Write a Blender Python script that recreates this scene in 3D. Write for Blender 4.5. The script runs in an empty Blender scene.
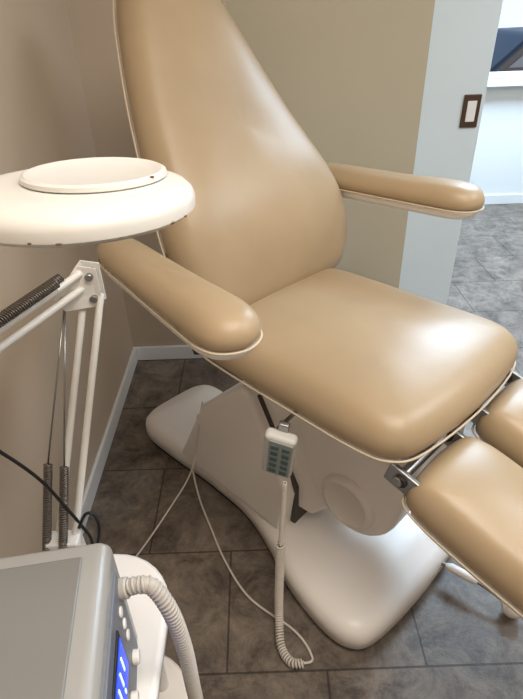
import bpy, bmesh, math, random
import numpy as np
from mathutils import Vector, Matrix, Quaternion, Euler
random.seed(3)
scene=bpy.context.scene
H=1.45

def srgb(r,g,b):
    f=lambda c:(c/255/12.92) if c/255<=0.04045 else ((c/255+0.055)/1.055)**2.4
    return (f(r),f(g),f(b),1)

def mat(name,col,rough=.5,metal=0,bump=0,bscale=50,var=0,vscale=4,coat=0,emit=None,estr=0,trans=0,wrinkle=0):
    m=bpy.data.materials.new(name); m.use_nodes=True
    nt=m.node_tree; b=nt.nodes['Principled BSDF']
    b.inputs['Base Color'].default_value=col
    b.inputs['Roughness'].default_value=rough
    b.inputs['Metallic'].default_value=metal
    if coat: 
        b.inputs['Coat Weight'].default_value=coat; b.inputs['Coat Roughness'].default_value=.25
    if trans: b.inputs['Transmission Weight'].default_value=trans
    if emit:
        b.inputs['Emission Color'].default_value=emit; b.inputs['Emission Strength'].default_value=estr
    tc=nt.nodes.new('ShaderNodeTexCoord')
    if var:
        n=nt.nodes.new('ShaderNodeTexNoise'); n.inputs['Scale'].default_value=vscale; n.inputs['Detail'].default_value=5
        nt.links.new(tc.outputs['Object'],n.inputs['Vector'])
        r=nt.nodes.new('ShaderNodeValToRGB')
        r.color_ramp.elements[0].position=.3; r.color_ramp.elements[1].position=.7
        r.color_ramp.elements[0].color=tuple(c*(1-var) for c in col[:3])+(1,)
        r.color_ramp.elements[1].color=tuple(min(1,c*(1+var)) for c in col[:3])+(1,)
        nt.links.new(n.outputs['Fac'],r.inputs['Fac']); nt.links.new(r.outputs['Color'],b.inputs['Base Color'])
    if bump:
        n2=nt.nodes.new('ShaderNodeTexNoise'); n2.inputs['Scale'].default_value=bscale; n2.inputs['Detail'].default_value=4
        nt.links.new(tc.outputs['Object'],n2.inputs['Vector'])
        bp=nt.nodes.new('ShaderNodeBump'); bp.inputs['Strength'].default_value=bump; bp.inputs['Distance'].default_value=.01
        nt.links.new(n2.outputs['Fac'],bp.inputs['Height']); nt.links.new(bp.outputs['Normal'],b.inputs['Normal'])
        if wrinkle:
            n3=nt.nodes.new('ShaderNodeTexNoise'); n3.inputs['Scale'].default_value=5; n3.inputs['Detail'].default_value=2; n3.inputs['Distortion'].default_value=.8
            nt.links.new(tc.outputs['Object'],n3.inputs['Vector'])
            b2=nt.nodes.new('ShaderNodeBump'); b2.inputs['Strength'].default_value=wrinkle; b2.inputs['Distance'].default_value=.02
            nt.links.new(n3.outputs['Fac'],b2.inputs['Height']); nt.links.new(b2.outputs['Normal'],bp.inputs['Normal'])
            rr=nt.nodes.new('ShaderNodeMapRange'); rr.inputs['To Min'].default_value=rough-.06; rr.inputs['To Max'].default_value=rough+.07
            nt.links.new(n3.outputs['Fac'],rr.inputs['Value']); nt.links.new(rr.outputs['Result'],b.inputs['Roughness'])
    return m

M={}
M['leather']=mat('leather_beige',srgb(166,145,116),.38,bump=.05,bscale=16,var=.09,vscale=4,wrinkle=.08)
M['piping']=mat('piping_cream',srgb(196,182,160),.5,bump=.02)
M['plastic']=mat('plastic_white',srgb(238,233,228),.35,bump=.02,bscale=20,var=.02)
M['plastic2']=mat('plastic_offwhite',srgb(222,215,207),.4,bump=.02,bscale=20)
M['devbody']=mat('device_silver',srgb(166,165,163),.35,metal=.15,bump=.02,bscale=20)
M['lampwhite']=mat('lamp_white',srgb(216,214,209),.3,var=.03,vscale=12)
M['metalwhite']=mat('arm_white_enamel',srgb(220,218,213),.35,bump=.01)
M['metal']=mat('steel',srgb(160,160,160),.3,metal=1,bump=.02)
M['spring']=mat('spring_steel',srgb(120,112,105),.4,metal=.8,bump=.02)
M['dark']=mat('dark_rubber',srgb(38,36,36),.6,bump=.05)
M['gasket']=mat('gasket_grey',srgb(74,70,66),.6,bump=.05)  # dark grey that paints the shade in the lift cover gap
M['black']=mat('black_plastic',srgb(18,18,20),.45,bump=.02)
M['grey']=mat('device_grey',srgb(138,137,135),.35,metal=.25,bump=.02,var=.04)
M['greypanel']=mat('panel_grey',srgb(110,114,125),.4,bump=.01)
M['screen']=mat('lcd_blue',srgb(40,70,190),.2,emit=srgb(40,80,230),estr=.8,bump=.001)
M['digits']=mat('lcd_digits',srgb(220,235,255),.3,emit=srgb(200,220,255),estr=1,bump=.001)
M['teal']=mat('buttons_teal',srgb(70,100,102),.5,bump=.01)
M['facegrey']=mat('keypad_grey',srgb(150,156,154),.5,bump=.01)
M['handset']=mat('handset_grey',srgb(200,200,196),.4,bump=.02)
M['hose']=mat('hose_grey',srgb(186,180,172),.45,bump=.02)
M['cordw']=mat('cord_white',srgb(205,198,188),.5,bump=.01)
M['chip']=mat('chipped_brown',srgb(96,66,48),.7,bump=.1)
M['wall']=mat('wall_paint_beige',srgb(194,178,160),.6,bump=.03,bscale=120,var=.02,vscale=2)
M['wallback']=mat('wall_paint_back',srgb(186,171,153),.5,bump=.03,bscale=120,var=.02,vscale=2)
M['panel']=mat('lacquered_glass_olive',srgb(182,174,154),.22,bump=.005,bscale=4,var=.04,vscale=1.5,coat=.3)
M['white']=mat('paint_white',srgb(226,228,230),.5,bump=.02,bscale=90)
M['ceiling']=mat('ceiling_white',srgb(225,220,210),.8,bump=.02)
M['door']=mat('frosted_door',srgb(210,224,232),.3,bump=.005,bscale=5,var=.03,vscale=2)
M['bronze']=mat('handle_bronze',srgb(92,74,62),.4,metal=.6,bump=.03)
M['asphalt']=mat('asphalt',srgb(150,152,156),.9,bump=.3,var=.15,vscale=10)
M['facade']=mat('render_facade',srgb(222,226,230),.8,bump=.1,bscale=30)
M['carpaint']=mat('car_paint_dark',srgb(34,36,42),.45,bump=.005)
M['carglass']=mat('car_glass',srgb(84,94,106),.3,bump=.002)
M['lens']=mat('lens_glass',srgb(190,205,205),.05,trans=.6,bump=.002)
M['lampglow']=mat('ceiling_diffuser',srgb(255,250,240),.5,emit=(1,.93,.82,1),estr=1.5,bump=.01)

def tile_mat():
    m=bpy.data.materials.new('slate_tiles'); m.use_nodes=True; nt=m.node_tree; b=nt.nodes['Principled BSDF']
    tc=nt.nodes.new('ShaderNodeTexCoord'); mp=nt.nodes.new('ShaderNodeMapping')
    mp.inputs['Location'].default_value=(.119,.138,0)
    nt.links.new(tc.outputs['Object'],mp.inputs['Vector'])
    br=nt.nodes.new('ShaderNodeTexBrick')
    br.inputs['Scale'].default_value=1; br.inputs['Brick Width'].default_value=.52; br.inputs['Row Height'].default_value=.366
    br.inputs['Mortar Size'].default_value=.003; br.inputs['Mortar Smooth'].default_value=.1; br.offset=.5
    br.inputs['Color1'].default_value=(1,1,1,1); br.inputs['Color2'].default_value=(.84,.84,.84,1)
    br.inputs['Mortar'].default_value=(.30,.27,.25,1)
    nt.links.new(mp.outputs['Vector'],br.inputs['Vector'])
    n=nt.nodes.new('ShaderNodeTexNoise'); n.inputs['Scale'].default_value=9; n.inputs['Detail'].default_value=12; n.inputs['Roughness'].default_value=.8
    n.inputs['Distortion'].default_value=.4
    nt.links.new(tc.outputs['Object'],n.inputs['Vector'])
    r=nt.nodes.new('ShaderNodeValToRGB'); e=r.color_ramp.elements
    e[0].position=.36; e[0].color=srgb(70,61,54); e[1].position=.64; e[1].color=srgb(144,132,120)
    nt.links.new(n.outputs['Fac'],r.inputs['Fac'])
    mx=nt.nodes.new('ShaderNodeMix'); mx.data_type='RGBA'; mx.blend_type='MULTIPLY'; mx.inputs[0].default_value=1
    nt.links.new(r.outputs['Color'],mx.inputs[6]); nt.links.new(br.outputs['Color'],mx.inputs[7])
    nt.links.new(mx.outputs[2],b.inputs['Base Color'])
    b.inputs['Roughness'].default_value=.4
    bp=nt.nodes.new('ShaderNodeBump'); bp.inputs['Strength'].default_value=.3; bp.inputs['Distance'].default_value=.01
    ad=nt.nodes.new('ShaderNodeMath'); ad.operation='SUBTRACT'
    nt.links.new(n.outputs['Fac'],ad.inputs[0]); nt.links.new(br.outputs['Fac'],ad.inputs[1])
    nt.links.new(ad.outputs[0],bp.inputs['Height']); nt.links.new(bp.outputs['Normal'],b.inputs['Normal'])
    return m
M['tiles']=tile_mat()

def empty(name,loc=(0,0,0),rot=0):
    e=bpy.data.objects.new(name,None); scene.collection.objects.link(e)
    e.location=loc; e.rotation_euler=(0,0,rot); e.empty_display_size=.1
    return e
def mk(name,verts,faces,m,parent=None,smooth=False,mtx=None):
    me=bpy.data.meshes.new(name); me.from_pydata([tuple(v) for v in verts],[],faces); 
    bm=bmesh.new(); bm.from_mesh(me); bmesh.ops.remove_doubles(bm,verts=bm.verts,dist=1e-5)
    bmesh.ops.recalc_face_normals(bm,faces=bm.faces); bm.to_mesh(me); bm.free()
    o=bpy.data.objects.new(name,me); scene.collection.objects.link(o)
    me.materials.append(M[m] if isinstance(m,str) else m)
    if smooth:
        for p in me.polygons: p.use_smooth=True
    if parent: o.parent=parent
    if mtx is not None: o.matrix_local=mtx
    return o
def bevel(o,w,seg=3):
    b=o.modifiers.new('bev','BEVEL'); b.width=w; b.segments=seg; b.limit_method='ANGLE'; b.angle_limit=math.radians(30)
    for p in o.data.polygons: p.use_smooth=True
    w_=o.modifiers.new('wn','WEIGHTED_NORMAL'); w_.keep_sharp=True
    return o
def box(name,c,s,m,parent=None,bev=0,rot=None,mtx=None):
    x,y,z=[k/2 for k in s]
    v=[(-x,-y,-z),(x,-y,-z),(x,y,-z),(-x,y,-z),(-x,-y,z),(x,-y,z),(x,y,z),(-x,y,z)]
    f=[(0,3,2,1),(4,5,6,7),(0,1,5,4),(1,2,6,5),(2,3,7,6),(3,0,4,7)]
    mt=Matrix.Translation(c)
    if rot: mt=mt@Euler(rot).to_matrix().to_4x4()
    if mtx is not None: mt=mtx@mt
    o=mk(name,v,f,m,parent,False,mt)
    if bev: bevel(o,bev)
    return o
def boxmm(name,a,b,m,parent=None,bev=0):
    return box(name,[(a[i]+b[i])/2 for i in range(3)],[abs(b[i]-a[i]) for i in range(3)],m,parent,bev)
def lathe(name,prof,m,parent=None,mtx=None,n=64,sx=1,sy=1):
    v=[];f=[]
    for r,z in prof:
        for i in range(n):
            a=2*math.pi*i/n; v.append((r*math.cos(a)*sx,r*math.sin(a)*sy,z))
    for j in range(len(prof)-1):
        for i in range(n):
            k=(i+1)%n; f.append((j*n+i,j*n+k,(j+1)*n+k,(j+1)*n+i))
    if prof[0][0]>1e-6: f.append(tuple(range(n))[::-1])
    if prof[-1][0]>1e-6: f.append(tuple((len(prof)-1)*n+i for i in range(n)))
    o=mk(name,v,f,m,parent,True,mtx)
    e=o.modifiers.new('es','EDGE_SPLIT'); e.split_angle=math.radians(40)
    return o
def align(p,d):
    return Matrix.Translation(p)@Vector(d).normalized().to_track_quat('Z','Y').to_matrix().to_4x4()
def cyl(name,p0,p1,r,m,parent=None,n=24,bev=.0):
    p0=Vector(p0);p1=Vector(p1);L=(p1-p0).length;b=min(bev if bev else r*.15,L/3)
    return lathe(name,[(r-b,0),(r,b),(r,L-b),(r-b,L)],m,parent,align(p0,p1-p0),n)
def cat(pts,n=10,closed=False):
    P=[Vector(p) for p in pts]; out=[]; N=len(P)
    rng=N if closed else N-1
    for i in range(rng):
        if closed: p0,p1,p2,p3=P[(i-1)%N],P[i],P[(i+1)%N],P[(i+2)%N]
        else: p0,p1,p2,p3=P[max(i-1,0)],P[i],P[i+1],P[min(i+2,N-1)]
        for k in range(n):
            t=k/n
            out.append(.5*((2*p1)+(p2-p0)*t+(2*p0-5*p1+4*p2-p3)*t*t+(3*p1-p0-3*p2+p3)*t**3))
    if not closed: out.append(P[-1])
    return out
def tube(name,pts,r,m,parent=None,closed=False,n=8,mtx=None,rf=None):
    P=[Vector(p) for p in pts]; N=len(P); v=[];f=[]
    T=[]
    for i in range(N):
        if closed: t=P[(i+1)%N]-P[(i-1)%N]
        else: t=P[min(i+1,N-1)]-P[max(i-1,0)]
        T.append(t.normalized())
    u=T[0].orthogonal().normalized()
    for i in range(N):
        if i>0:
            q=T[i-1].rotation_difference(T[i]); u=q@u
            u=(u-T[i]*u.dot(T[i])).normalized()
        w=T[i].cross(u); rr=r*(rf(i) if rf else 1)
        for k in range(n):
            a=2*math.pi*k/n; v.append(P[i]+(u*math.cos(a)+w*math.sin(a))*rr)
    for i in range(N if closed else N-1):
        j=(i+1)%N
        for k in range(n):
            l=(k+1)%n; f.append((i*n+k,i*n+l,j*n+l,j*n+k))
    if not closed:
        f.append(tuple(range(n))[::-1]); f.append(tuple((N-1)*n+k for k in range(n)))
    return mk(name,v,f,m,parent,True,mtx)
def helix(path,R,pitch,steps=10):
    P=[Vector(p) for p in path]; out=[]; d=[0]
    for i in range(1,len(P)): d.append(d[-1]+(P[i]-P[i-1]).length)
    L=d[-1]; n=int(L/pitch*steps); u=None;lt=None;j=0
    for s in range(n+1):
        x=L*s/n
        while j<len(d)-2 and d[j+1]<x: j+=1
        t=(P[j+1]-P[j]).normalized(); p=P[j].lerp(P[j+1],(x-d[j])/max(1e-9,d[j+1]-d[j]))
        if u is None: u=t.orthogonal().normalized()
        else:
            u=lt.rotation_difference(t)@u; u=(u-t*u.dot(t)).normalized()
        lt=t; w=t.cross(u); a=2*math.pi*x/pitch
        out.append(p+(u*math.cos(a)+w*math.sin(a))*R)
    return out
def pillow(name,outline,prof,crown,m,parent,mtx=None,k=(0,0),rings=10,pw=2.2,warp=None):
    P=[Vector((p[0],p[1])) for p in outline]; N=len(P)
    cx=(min(p.x for p in P)+max(p.x for p in P))/2; cy=(min(p.y for p in P)+max(p.y for p in P))/2
    ar=sum(P[i].x*P[(i+1)%N].y-P[(i+1)%N].x*P[i].y for i in range(N))
    nr=[]
    for i in range(N):
        t=(P[(i+1)%N]-P[(i-1)%N]).normalized(); nn=Vector((-t.y,t.x)); 
        if ar<0: nn=-nn
        nr.append(nn)
    S=[Vector((cx+(p.x-cx)*k[0],cy+(p.y-cy)*k[1])) for p in P]
    v=[];f=[]
    def ring(fn,z):
        for i in range(N):
            q=fn(i); v.append(Vector((q.x,q.y,z)))
    b0,z0=prof[0]
    ring(lambda i:S[i],z0)
    ring(lambda i:(P[i]+nr[i]*b0).lerp(S[i],.5),z0)
    for ins,z in prof: ring(lambda i:P[i]+nr[i]*ins,z)
    ins,zt=prof[-1]
    for j in range(1,rings+1):
        fr=1-j/rings
        ring(lambda i:S[i].lerp(P[i]+nr[i]*ins,fr),zt+crown*(1-fr**pw))
    R=len(v)//N
    for j in range(R-1):
        for i in range(N):
            l=(i+1)%N; f.append((j*N+i,j*N+l,(j+1)*N+l,(j+1)*N+i))
    if warp: v=[Vector(warp(p)) for p in v]
    return mk(name,v,f,m,parent,True,mtx)

def cushion(name,outline,zb,zt,e,crown,m,parent,mtx=None,warp=None,kx=(0,0),cpow=.8):
    P=np.array([(p[0],p[1]) for p in outline],float); N=len(P)
    c=(P.min(0)+P.max(0))/2; S=c+(P-c)*np.array(kx)
    fr=[0,.006,.018,.038,.065,.10,.145,.20,.27,.36,.46,.57,.68,.79,.9,1.0]
    J=len(fr)
    pts=np.array([P+(S-P)*t for t in fr])
    A_=P; B_=np.roll(P,-1,0); AB=B_-A_; L2=(AB**2).sum(1)
    flat=pts.reshape(-1,2)
    t=(((flat[:,None,:]-A_[None])*AB[None]).sum(2)/L2[None]).clip(0,1)
    dd=np.sqrt((((A_[None]+t[...,None]*AB[None])-flat[:,None,:])**2).sum(2)).min(1).reshape(J,N)
    zm=zb+(zt-zb)*.45
    q=np.clip(dd/e,0,1)
    zz=zm+(zt-zm)*np.sqrt(np.clip(1-(1-q)**2,0,1))
    def vid(j,i): return j*N+(i%N)
    tris=[]
    for j in range(J-1):
        for i in range(N):
            a,b,cc,d_=vid(j,i),vid(j,i+1),vid(j+1,i+1),vid(j+1,i)
            tris+=[(a,b,cc),(a,cc,d_)]
    key={};mp=np.zeros(J*N,int);uq=[]
    for n_,p in enumerate(flat):
        kk=(round(p[0],5),round(p[1],5))
        if kk not in key: key[kk]=len(uq); uq.append(p)
        mp[n_]=key[kk]
    uq=np.array(uq); nu=len(uq); A=np.zeros((nu,nu)); Bv=np.zeros(nu)
    for tr_ in tris:
        a,b,cc=[mp[x] for x in tr_]
        if len({a,b,cc})<3: continue
        pa,pb,pc=uq[a],uq[b],uq[cc]
        ar=abs((pb[0]-pa[0])*(pc[1]-pa[1])-(pb[1]-pa[1])*(pc[0]-pa[0]))
        if ar<1e-10: continue
        for (x,y,z) in ((a,b,cc),(b,cc,a),(cc,a,b)):
            w=max(np.dot(uq[x]-uq[z],uq[y]-uq[z])/ar*.5,1e-6)
            A[x,x]+=w;A[y,y]+=w;A[x,y]-=w;A[y,x]-=w
        for x in (a,b,cc): Bv[x]+=ar/6
    for i in range(N):
        x=mp[i]; A[x,:]=0;A[x,x]=1;Bv[x]=0
    dg=np.where(np.diag(A)==0)[0]; A[dg,dg]=1
    ph=np.linalg.solve(A,Bv); ph=np.clip(ph/ph.max(),0,1)**cpow
    zz=zz+crown*ph[mp].reshape(J,N)
    v=[];f=[]
    eb=e*.35
    v+= [Vector((c[0],c[1],zb))]*N
    nrm=np.roll(P,-1,0)-np.roll(P,1,0); nrm=np.stack([-nrm[:,1],nrm[:,0]],1); nrm/=np.linalg.norm(nrm,axis=1)[:,None]
    area=(P[:,0]*np.roll(P[:,1],-1)-np.roll(P[:,0],-1)*P[:,1]).sum()
    if area<0: nrm=-nrm
    for a in range(5):
        an=-math.pi/2+math.pi/2*a/5
        q_=P+nrm*(eb*(1-math.cos(an))); z_=zm+(zm-zb)*math.sin(an)
        v+=[Vector((x,y,z_)) for x,y in q_]
    for j in range(J):
        v+=[Vector((pts[j,i,0],pts[j,i,1],zz[j,i])) for i in range(N)]
    R=len(v)//N
    for j in range(R-1):
        for i in range(N):
            l=(i+1)%N; f.append((j*N+i,j*N+l,(j+1)*N+l,(j+1)*N+i))
    if warp: v=[Vector(warp(p)) for p in v]
    return mk(name,v,f,m,parent,True,mtx)

def prism(name,prof,y0,y1,m,parent,bev=.01,flare=None):
    n=len(prof); v=[];f=[]
    for s,y in ((0,y0),(1,y1)):
        for x,z in prof:
            yy=y+(flare(x,z)*(1 if s else -1) if flare else 0)
            v.append((x,yy,z))
    f.append(tuple(range(n))); f.append(tuple(range(2*n-1,n-1,-1)))
    for i in range(n):
        k=(i+1)%n; f.append((i,k,n+k,n+i))
    o=mk(name,v,f,m,parent)
    if bev: bevel(o,bev,4)
    return o
def frame(o,x,y,z):
    m=Matrix.Identity(4)
    for i in range(3):
        m[i][0]=x[i];m[i][1]=y[i];m[i][2]=z[i];m[i][3]=o[i]
    return m

# ---------------- camera
th=math.radians(33.3); roll=math.radians(-2)
cam=bpy.data.cameras.new('camera'); co=bpy.data.objects.new('camera',cam); scene.collection.objects.link(co)
co.matrix_world=Matrix.Translation((0,0,H))@Matrix.Rotation(math.pi/2-th,4,'X')@Matrix.Rotation(roll,4,'Z')
cam.sensor_fit='VERTICAL'; cam.sensor_height=24; cam.lens=525/699*24; cam.clip_start=.02
scene.camera=co

# ---------------- room
WX=-.625; WY=2.16
boxmm('floor',(-.8,-1.4,-.06),(3.4,4.5,0),'tiles')
boxmm('ceiling',(-.8,-1.4,2.6),(3.4,4.5,2.7),'ceiling')
boxmm('wall_left',(WX-.12,-1.3,0),(WX,4.3,2.6),'wall')
boxmm('wall_back',(WX,WY,0),(-.08,WY+.06,2.6),'wallback')
boxmm('wall_partition',(-.08,WY,0),(.64,WY+.06,2.6),'panel')
boxmm('wall_back_upper',(.64,WY,2.1),(1.9,WY+.06,2.6),'wallback')
boxmm('wall_back_right',(1.9,WY,0),(3.2,WY+.06,2.6),'wallback')
boxmm('wall_right',(3.2,-1.3,0),(3.3,4.3,2.6),'wallback')
boxmm('wall_front',(-.745,-1.4,0),(3.3,-1.3,2.6),'wallback')
wf=empty('wall_far')
boxmm('wall_far_below',(-.745,4.3,0),(3.3,4.42,.92),'white',wf)
boxmm('wall_far_above',(-.745,4.3,2.2),(3.3,4.42,2.6),'white',wf)
boxmm('wall_far_left',(-.745,4.3,.92),(1.1,4.42,2.2),'white',wf)
boxmm('wall_far_right',(3.1,4.3,.92),(3.3,4.42,2.2),'white',wf)
w=empty('window_1')
for nm,a,b in (('sill',(1.05,4.2,.9),(3.15,4.3,.94)),('jamb_l',(1.1,4.31,.92),(1.15,4.38,2.2)),('jamb_r',(3.05,4.31,.92),(3.1,4.38,2.2)),
               ('head',(1.15,4.31,2.15),(3.05,4.38,2.2)),('rail',(1.15,4.31,.94),(3.05,4.38,.98)),('mullion',(2.4,4.31,.98),(2.45,4.38,2.15))):
    boxmm(nm,a,b,'white',w,.004)
def baseb(name,a,b): return boxmm(name,a,b,'white',None,.004)
baseb('baseboard_left',(WX,-1.3,0),(WX+.014,WY,.075))
baseb('baseboard_back',(WX+.014,WY-.014,0),(-.08,WY,.075))
baseb('baseboard_far',(WX,4.286,0),(3.2,4.3,.08))
d=empty('door_1')
boxmm('door_leaf',(.5,WY+.07,.01),(.905,WY+.105,2.08),'door',d,.003)
hx,hz=.855,1.075
boxmm('handle_plate',(hx-.034,WY+.062,hz-.06),(hx+.034,WY+.07,hz+.06),'bronze',d,.003)
boxmm('handle_recess',(hx-.018,WY+.059,hz-.038),(hx+.018,WY+.0625,hz+.038),'white',d,.002)
# ---------------- outside
GZ=-.38
boxmm('ground_outside',(-8,4.42,GZ-.05),(20,24,GZ),'asphalt')
boxmm('building_facade',(-8,20,GZ),(20,20.4,3.5),'facade')
car=empty('parked_car',(4.4,9.0,GZ))
prof=[(-2.1,.25),(-2.15,.7),(-1.9,.88),(-1.1,.95),(-.6,1.4),(.7,1.42),(1.4,.98),(2.05,.85),(2.15,.5),(2.1,.25)]
prism('body',prof,-.85,.85,'carpaint',car,.08)
prism('side_glass',[(-.85,1.0),(-.48,1.32),(.58,1.33),(1.02,1.0)],-.86,-.84,'carglass',car,.0)
for i,x in enumerate((-1.3,1.35)):
    for j,y in enumerate((-.87,.67)):
        cyl('wheel_%d%d'%(i,j),(x,y,.32),(x,y+.2,.32),.32,'dark',car)

# ---------------- treatment chair
ang=math.atan2(-.724,.69)
ch=empty('treatment_chair',(.049,1.290,0),ang)
half=[(-.63,.0),(-.62,.12),(-.56,.175),(-.4,.178),(-.2,.165),(0,.17),(.15,.21),(.28,.262),(.42,.29),(.515,.28),(.56,.21)]
pts=[(x,-y,0) for x,y in half]+[(.575,0,0)]+[(x,y,0) for x,y in half[::-1][:-1]]
ol=[(p.x,p.y) for p in cat(pts,8,True)]
pillow('base_plate',ol,[(.012,.012),(.0,.02),(0,.055),(.004,.072),(.014,.085),(.03,.093),(.045,.096)],.018,'plastic',ch,k=(.75,0),rings=8,pw=3)
pillow('base_foot_skirt',[(x*.985,y*.97) for x,y in ol],[(0,.0),(0,.004),(0,.02),(0,.025)],0,'dark',ch,k=(.75,0),rings=2)
prism('lift_cover',[(-.33,.09),(-.20,.37),(-.13,.43),(.0,.55),(.035,.545),(.17,.30),(.19,.24),(.17,.09)],-.13,.13,'plastic',ch,.025,
      flare=lambda x,z:.03+max(0,.3-z)*.12)
prism('cover_gap_shade',[(.02,.53),(.045,.53),(.192,.26),(.192,.1),(.17,.1),(.17,.24)],-.135,.135,'gasket',ch,.005)  # added strip: shade of the gap between cover and shroud, put into colour
prism('lift_shroud',[(.0,.14),(.0,.52),(.16,.62),(.34,.62),(.34,.30),(.24,.17)],-.118,.118,'plastic',ch,.015)
kp=[(.18,.64),(.20,.54),(.235,.42),(.27,.33),(.32,.275),(.39,.262),(.46,.29),(.51,.36),(.53,.48),(.53,.64)]
prism('motor_housing',[(p.x,p.z) for p in cat([(x,0,z) for x,z in kp],3)],-.145,.145,'plastic',ch,.025)
dp=[(.083,0),(.081,.010),(.075,.016),(.065,.018),(.06,.015),(0,.015)]
lathe('pivot_disc',dp,'plastic2',ch,align((.385,-.144,.375),(0,-1,0)),48)
lathe('pivot_disc_far',dp,'plastic2',ch,align((.385,.144,.375),(0,1,0)),48)
def loft(name,r0,z0,r1,z1,m,parent,bev=.012):
    v=[(r0[0],r0[2],z0),(r0[1],r0[2],z0),(r0[1],r0[3],z0),(r0[0],r0[3],z0),(r1[0],r1[2],z1),(r1[1],r1[2],z1),(r1[1],r1[3],z1),(r1[0],r1[3],z1)]
    f=[(0,3,2,1),(4,5,6,7),(0,1,5,4),(1,2,6,5),(2,3,7,6),(3,0,4,7)]
    return bevel(mk(name,v,f,m,parent),bev)
loft('seat_pan',(.12,.50,-.17,.17),.60,(.0,.555,-.25,.25),.705,'plastic',ch,.015)
sp=[(-.05,-.20),(-.02,-.262),(.08,-.275),(.3,-.277),(.47,-.275),(.545,-.255),(.58,-.19),(.597,0),(.585,.19),(.552,.255),(.47,.272),(.3,.268),(.08,.262),(-.02,.25),(-.05,.20),(-.06,0)]
so=[(p.x,p.y) for p in cat([(x,y,0) for x,y in sp],6,True)]
cushion('seat_cushion',so,.705,.775,.045,.048,'leather',ch)
tube('seat_piping',[(x,y,.709) for x,y in so],.0026,'piping',ch,True)
# backrest
phi=math.radians(27.5); s_,c_=math.sin(phi),math.cos(phi)
bf=frame((-.01,.016,.765),(0,1,0),(-s_,0,c_),(c_,0,s_))
bw=[(0.0,.22,.20),(.03,.275,.24),(.10,.315,.275),(.20,.325,.285),(.30,.308,.272),(.42,.274,.243),(.55,.235,.21),(.68,.197,.172),(.78,.165,.138),(.85,.125,.10),(.895,.06,.05)]
bp_=[(w_,l,0) for l,w_,q_ in bw]+[(0,.905,0)]+[(-q_,l,0) for l,w_,q_ in bw[::-1]]+[(0,-.01,0)]
bo=[(p.x,p.y) for p in cat(bp_,4,True)]
def bwarp(p):
    x,y,z=p
    z2=z+.22*x*x*max(0,1-y*.6)+.025*math.exp(-((y-.25)/.18)**2)-.03*max(0,(y-.5))
    return (x,y,z2)
cushion('backrest_cushion',bo,-.055,.02,.045,.06,'leather',ch,mtx=bf,warp=bwarp)
tube('backrest_piping',[bwarp((x*1.002,y,-.05)) for x,y in bo],.0026,'piping',ch,True,mtx=bf)
bs=[(x*.93,.03+y*.93) for x,y in bo]
pillow('backrest_shell',bs,[(.02,-.095),(.005,-.085),(0,-.06),(0,-.045)],0,'plastic',ch,mtx=bf,rings=4,warp=bwarp)
box('back_hinge',(-.04,0,.70),(.14,.34,.05),'metal',ch,.008)
box('back_hinge_arm',(-.08,0,.77),(.03,.24,.18),'metal',ch,.006,rot=(0,-.5,0))
# armrests
for s,nm in ((-1,'right'),(1,'left')):
    xs0,xs1=-.20,.35
    half=[(xs0,0),(xs0+.012,.03),(xs0+.06,.048),(xs0+.2,.054),(xs1-.14,.061),(xs1-.06,.061),(xs1-.018,.042),(xs1,0)]
    pp=[(x,-y,0) for x,y in half]+[(x,y,0) for x,y in half[::-1][1:-1]]
    ao=[(p.x,p.y) for p in cat(pp,7,True)]
    yaw=math.radians(7)*s
    am=Matrix.Translation((.295,s*.43,.967 if s<0 else .98))@Matrix.Rotation(yaw,4,'Z')@Matrix.Translation((-.29-(.0 if s<0 else .02),0,0))
    cushion('armrest_pad_'+nm,ao,.0,.044,.035,.018,'leather',ch,mtx=am)
    tube('armrest_piping_'+nm,[(x,y,.002) for x,y in ao],.0026,'piping',ch,True,mtx=am)
    pillow('armrest_base_'+nm,[(x*.97,y*.92) for x,y in ao],[(.012,-.024),(.003,-.018),(0,-.006),(0,.002)],0,'plastic',ch,mtx=am,k=(.8,0),rings=3)
    box('arm_bracket_'+nm,(-.13,s*.31,.93),(.05,.16,.02),'metal',ch,.004)
    box('arm_side_plate_'+nm,(-.06,s*.27,.80),(.035,.016,.20),'dark',ch,.005,rot=(0,-.45,0))
# leg rests
tl=math.radians(15)
for s,nm in ((-1,'right'),(1,'left')):
    lf=frame((.585,s*.145,.665),(math.cos(tl),0,-math.sin(tl)),(0,1,0),(math.sin(tl),0,math.cos(tl)))
    lp=[(0,-.08),(.02,-.112),(.1,-.122),(.3,-.118),(.46,-.105),(.50,-.07),(.51,0),(.50,.07),(.46,.105),(.3,.118),(.1,.122),(.02,.112),(0,.08),(-.006,0)]
    lo=[(p.x,p.y) for p in cat([(x,y,0) for x,y in lp],6,True)]
    cushion('leg_pad_'+nm,lo,-.05,.018,.035,.034,'leather',ch,mtx=lf)
    tube('leg_piping_'+nm,[(x,y,-.047) for x,y in lo],.0024,'piping',ch,True,mtx=lf)
    pillow('leg_shell_'+nm,[(.02+x*.92,y*.9) for x,y in lo],[(.02,-.085),(.004,-.075),(0,-.05),(0,-.04)],0,'plastic',ch,mtx=lf,rings=3)
    for yy in (s*.145-.09,s*.145+.09):
        box('leg_hinge',(.575,yy,.655),(.09,.012,.05),'metal',ch,.003,rot=(0,.25,0))
        cyl('leg_hinge_bolt',(.565,yy-.012,.66),(.565,yy+.012,.66),.014,'dark',ch)
cyl('leg_axle',(.56,-.25,.66),(.56,.25,.66),.011,'metal',ch)
tube('pedal_rod',cat([(.55,.09,.05),(.62,.10,.06),(.70,.11,.055),(.76,.115,.04)],5),.006,'metal',ch)
tube('pedal_sleeve',[(.585,.095,.055),(.60,.0965,.058),(.66,.105,.058),(.675,.107,.056)],.013,'plastic',ch,rf=lambda i:(.6,1,1,.6)[i],n=12)
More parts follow.
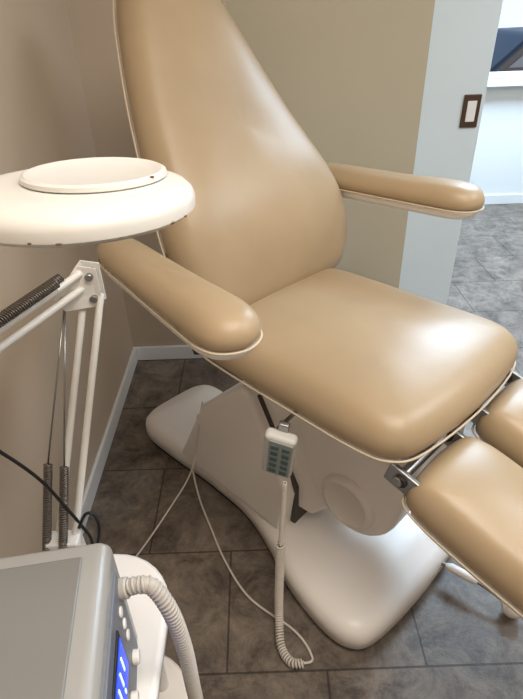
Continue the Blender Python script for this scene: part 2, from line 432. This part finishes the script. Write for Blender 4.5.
lathe('pedal_knob',[(0,-.028),(.014,-.026),(.026,-.014),(.03,0),(.026,.014),(.014,.026),(0,.028)],'plastic',ch,Matrix.Translation((.775,.118,.036)),24)
# handset
hm=Matrix.Translation((.295,-.305,.597))@Matrix.Rotation(math.radians(14),4,'Y')@Matrix.Rotation(math.radians(8),4,'X')@Matrix.Rotation(math.radians(28),4,'Z')@Matrix.Scale(1.18,4)
box('handset_body',(0,0,0),(.062,.026,.135),'handset',ch,.009,mtx=hm)
box('handset_face',(.004,-.0135,.002),(.046,.003,.115),'facegrey',ch,.002,mtx=hm)
for i in range(5):
    for j in range(2):
        box('handset_button_%d%d'%(i,j),(-.007+.022*j,-.0155,.042-.021*i),(.015,.003,.013),'teal',ch,.0015,mtx=hm)
box('handset_hook',(0,.014,.07),(.02,.012,.03),'metal',ch,.003,mtx=hm)
cyl('handset_hanger',(.28,-.22,.67),(.285,-.30,.66),.005,'metal',ch)
path=cat([(.312,-.305,.515),(.31,-.31,.42),(.31,-.32,.30)],12)
tube('coil_cord_upper',helix(path,.0045,.006,10),.0022,'cordw',ch,n=6)
path=cat([(.31,-.32,.30),(.315,-.33,.2),(.325,-.345,.10),(.345,-.365,.04),(.385,-.40,.016),(.43,-.41,.014),(.455,-.39,.014)],12)
tube('coil_cord',helix(path,.0095,.0075,12),.003,'cordw',ch,n=6)
tube('coil_tail',cat([(.455,-.39,.014),(.46,-.36,.006),(.38,-.34,.006),(.22,-.36,.006),(.08,-.33,.006),(-.05,-.28,.006),(-.17,-.23,.01),(-.25,-.19,.07),(-.27,-.165,.12),(-.26,-.15,.22),(-.24,-.145,.30)],8),.0035,'cordw',ch)
cr=Matrix.Rotation(ang,4,'Z')
cb=tube('mains_cable',cat([(-.20,1.36,.36),(-.215,1.33,.3),(-.25,1.27,.14),(-.33,1.2,.03),(-.42,1.03,.006),(-.5,.9,.006),(-.56,.7,.006),(-.6,.6,.006)],8),.003,'cordw')
cb.parent=ch; cb.matrix_local=(Matrix.Translation(ch.location)@cr).inverted()

# ---------------- trolley + device
tr=empty('equipment_trolley')
def rrect(x0,x1,y0,y1,r,n=8):
    o=[]
    for cx,cy,a0 in ((x1-r,y1-r,0),(x0+r,y1-r,90),(x0+r,y0+r,180),(x1-r,y0+r,270)):
        for i in range(n+1):
            a=math.radians(a0+90*i/n); o.append((cx+r*math.cos(a),cy+r*math.sin(a)))
    return o
for z,nm in ((.515,'top_shelf'),(.14,'lower_shelf')):
    pillow(nm,rrect(-.6,-.185,.02,.66,.12),[(.01,z),(0,z+.006),(0,z+.024),(.006,z+.03),(.012,z+.03)],0,'plastic',tr,rings=4)
for x in (-.56,-.25):
    for y in (.08,.58):
        cyl('post',(x,y,.07),(x,y,.52),.014,'metalwhite',tr)
        cyl('caster',(x-.012,y,.035),(x+.012,y,.035),.035,'dark',tr)
        box('caster_fork',(x,y,.06),(.035,.03,.035),'metal',tr,.004)
dr=math.radians(8.3)
dv=empty('podiatry_drill_unit',(-.227,.486,0),dr)
prism('housing',[(-.36,.556),(-.36,.815),(-.012,.815),(0,.803),(0,.556)],-.42,0,'devbody',dv,.012)
box('top_panel',(-.19,-.215,.816),(.31,.38,.006),'grey',dv,.003)
box('front_panel',(.001,-.2,.68),(.006,.34,.2),'greypanel',dv,.002)
box('screen_bezel',(.004,-.185,.71),(.006,.17,.085),'black',dv,.002)
box('screen',(.0075,-.185,.71),(.002,.155,.07),'screen',dv)
for i,(yy,zz,hh) in enumerate(((-.13,.72,.03),(-.15,.72,.03),(-.17,.72,.03),(-.21,.72,.03),(-.23,.72,.03),(-.2,.69,.008),(-.15,.69,.008))):
    box('digit_%d'%i,(.009,yy,zz),(.001,.004,hh),'digits',dv)
for i in range(4):
    cyl('knob_%d'%i,(.003,-.07-.06*i,.62),(.014,-.07-.06*i,.62),.011,'plastic',dv)
for i in range(3):
    cyl('key_%d'%i,(.003,-.065,.735-.03*i),(.007,-.065,.735-.03*i),.008,'plastic',dv)
for i in (0,1):
    for j in (0,1): cyl('foot',(-.04-.28*j,-.05-.3*i,.5465),(-.04-.28*j,-.05-.3*i,.558),.012,'dark',dv)
def tolocal(p): return Matrix.Rotation(-dr,4,'Z')@(Vector(p)-Vector((-.227,.486,0)))
cyl('hose_socket',tolocal((-.232,.45,.742)),tolocal((-.205,.452,.748)),.0155,'hose',dv)
hp=cat([(-.2035,.452,.749),(-.19,.4525,.752),(-.170,.451,.748),(-.148,.44,.70),(-.138,.437,.60),(-.138,.44,.45),(-.14,.46,.25),(-.12,.5,.08),(-.08,.53,.02),(-.02,.54,.016)],14)
hs=empty('suction_hose')
tube('hose_core',hp,.0115,'hose',hs,n=14)
tube('hose_ribs',helix(hp,.0108,.007,16),.0024,'hose',hs,n=6)
cyl('hose_plug',(-.03,.54,.018),(.03,.545,.018),.016,'black',hs)

# ---------------- magnifier lamp
lp=empty('magnifying_lamp')
hc=Vector((-.192,.566,1.266))
lm=Matrix.Translation(hc)@Matrix.Rotation(math.radians(1.5),4,'Y')@Matrix.Rotation(math.radians(-3),4,'X')
R=.125
lathe('lamp_head',[(0,.004),(.05,.002),(.058,-.002),(.062,0),(.1,.0),(R-.006,.001),(R,.006),(R,.015),(R-.002,.021),(R-.008,.027),(R-.02,.0315),(.09,.034),(.085,.0342),(.0,.0342)],'lampwhite',lp,lm,96)
lathe('lens_cover',[(.0,.034),(.074,.034),(.077,.036),(.076,.040),(.072,.042),(.066,.0405),(.06,.0385),(0,.037)],'lampwhite',lp,lm@Matrix.Translation((.018,.014,0)),72)
lathe('lens_glass',[(.0,.0),(.055,-.001),(.055,.003),(0,.006)],'lens',lp,lm@Matrix.Translation((0,0,-.004)),48)
for i in range(7):
    a=random.uniform(math.pi*1.1,math.pi*1.9); 
    q=lm@Vector((math.cos(a)*(R-.001),math.sin(a)*(R-.001),random.choice((.005,.006,.007))))
    lathe('chip_%d'%i,[(0,-.001),(.002,-.0008),(.0025,0),(.002,.0008),(0,.001)],'chip',lp,Matrix.Translation(q),10,sx=random.uniform(.6,1.8))
for i,(x,y) in enumerate(((.085,-.02),(-.07,-.045),(.03,.1),(-.06,.07))):
    q=lm@Vector((x,y,.0415 if i<1 else .035)); lathe('chip_top_%d'%i,[(0,-.002),(.002,-.001),(.0025,0),(0,.0006)],'chip',lp,Matrix.Translation(q),10)
E=Vector((-.304,.863,1.05)); B=Vector((-.376,.622,.60)); U=Vector((-.53,.52,.99))
def two(nm,p,q,off,r=.0065):
    for i,s in enumerate((-1,1)):
        cyl(nm+'_%d'%i,p+off*s,q+off*s,r,'metalwhite',lp)
off=Vector((.016,-.004,0))
two('lower_arm',B+Vector((0,0,.02)),E+Vector((0,0,-.03)),off)
two('upper_arm',E+Vector((-.01,-.01,.0)),U,Vector((0,0,.014)))
for s in (-1,1):
    c=E+Vector((0,-.012*s,0))
    v=[c+Vector((.018,0,.022)),c+Vector((-.015,0,.028)),c+Vector((-.06,-.02,-.025)),c+Vector((-.045,-.02,-.05)),c+Vector((.018,0,-.05))]
    t_=Vector((0,.003,0)); vv=[x for x in v]+[x+t_ for x in v]
    mk('elbow_plate_%d'%(s+1),vv,[(0,1,2,3,4),(9,8,7,6,5)]+[(i,(i+1)%5,(i+1)%5+5,i+5) for i in range(5)],'metalwhite',lp)
for k_ in (Vector((.005,0,.008)),Vector((.005,0,-.035)),Vector((-.045,-.018,-.03))):
    cyl('elbow_bolt',E+k_+Vector((0,-.02,0)),E+k_+Vector((0,.02,0)),.007,'metal',lp)
for i,s in enumerate((-1,1)):
    p=B+off*s*1.0+Vector((-.012,-.02,.03)); q=B.lerp(E,.36)+off*s+Vector((-.03,-.02,0))
    tube('lower_spring_%d'%i,helix([p,q],.007,.0042,10),.0016,'spring',lp,n=5)
    tube('lower_spring_hook_%d'%i,[q,E+Vector((-.045,-.018,-.03))],.0018,'metal',lp,n=5)
    p=E.lerp(U,.15)+Vector((.0,-.012*s,.03)); q=E.lerp(U,.65)+Vector((0,-.012*s,.03))
    tube('upper_spring_%d'%i,helix([p,q],.007,.0042,10),.0016,'spring',lp,n=5)
    tube('upper_spring_hook_%d'%i,[q,U+Vector((0,0,.01))],.0018,'metal',lp,n=5)
cyl('clamp_post',B+Vector((0,0,-.054)),B+Vector((0,0,.03)),.014,'metalwhite',lp)
box('clamp_block',B+Vector((0,0,.02)),(.06,.035,.05),'metalwhite',lp,.004)
box('clamp_base',B+Vector((0,0,-.039)),(.07,.06,.03),'metalwhite',lp,.005)
tube('head_neck',cat([U,U+Vector((-.005,.0,.06)),(-.50,.53,1.17),(-.46,.54,1.25),(-.38,.555,1.282),(-.31,.563,1.282)],6),.008,'metalwhite',lp,n=10)
box('head_bracket',(-.328,.563,1.282),(.04,.05,.03),'metalwhite',lp,.005)
tube('power_lead',cat([U+Vector((0,-.02,0)),(-.46,.60,.93),(-.42,.62,.86),(-.385,.635,.78),(-.36,.64,.70),(-.345,.64,.655),(-.33,.63,.62),(-.335,.60,.58),(-.36,.56,.552)],10),.003,'black',lp)
tube('power_loop',cat([(-.345,.63,.66),(-.33,.64,.685),(-.315,.64,.68),(-.31,.63,.65),(-.32,.61,.61),(-.34,.60,.56)],8),.003,'black',lp)

# ---------------- warm ceiling lamp and added daylight fills
def area(name,loc,size,power,col):
    l=bpy.data.lights.new(name,'AREA'); l.energy=power; l.color=col; l.size=size
    o=bpy.data.objects.new(name,l); scene.collection.objects.link(o); o.location=loc; return o
for i,(x,y,c,pw) in enumerate(((.5,.1,(1,.91,.80),35),(2.2,.8,(.80,.90,1),38),(1.9,3.2,(.58,.79,1),140))):  # warm one is the room lamp; both cool ones are added daylight fill
    e=empty('ceiling_lamp_or_fill',(x,y,0))
    boxmm('housing',(-.6,-.6,2.56),(.6,.6,2.6),'white',e,.005)  # the cool fills get an invented fixture of the same shape
    boxmm('diffuser',(-.57,-.57,2.55),(.57,.57,2.56),'lampglow',e)
    a=area('lamp_or_fill_light',(0,0,2.54),1.1,pw,c); a.parent=e
wd=bpy.data.worlds.new('sky'); scene.world=wd; wd.use_nodes=True
nt=wd.node_tree; bg=nt.nodes['Background']
sky=nt.nodes.new('ShaderNodeTexSky'); sky.sky_type='NISHITA'; sky.sun_disc=False; sky.sun_elevation=math.radians(35); sky.sun_rotation=math.radians(140)
nt.links.new(sky.outputs['Color'],bg.inputs['Color']); bg.inputs['Strength'].default_value=.4
scene.view_settings.view_transform='Standard'
try: scene.view_settings.look='None'
except Exception: pass
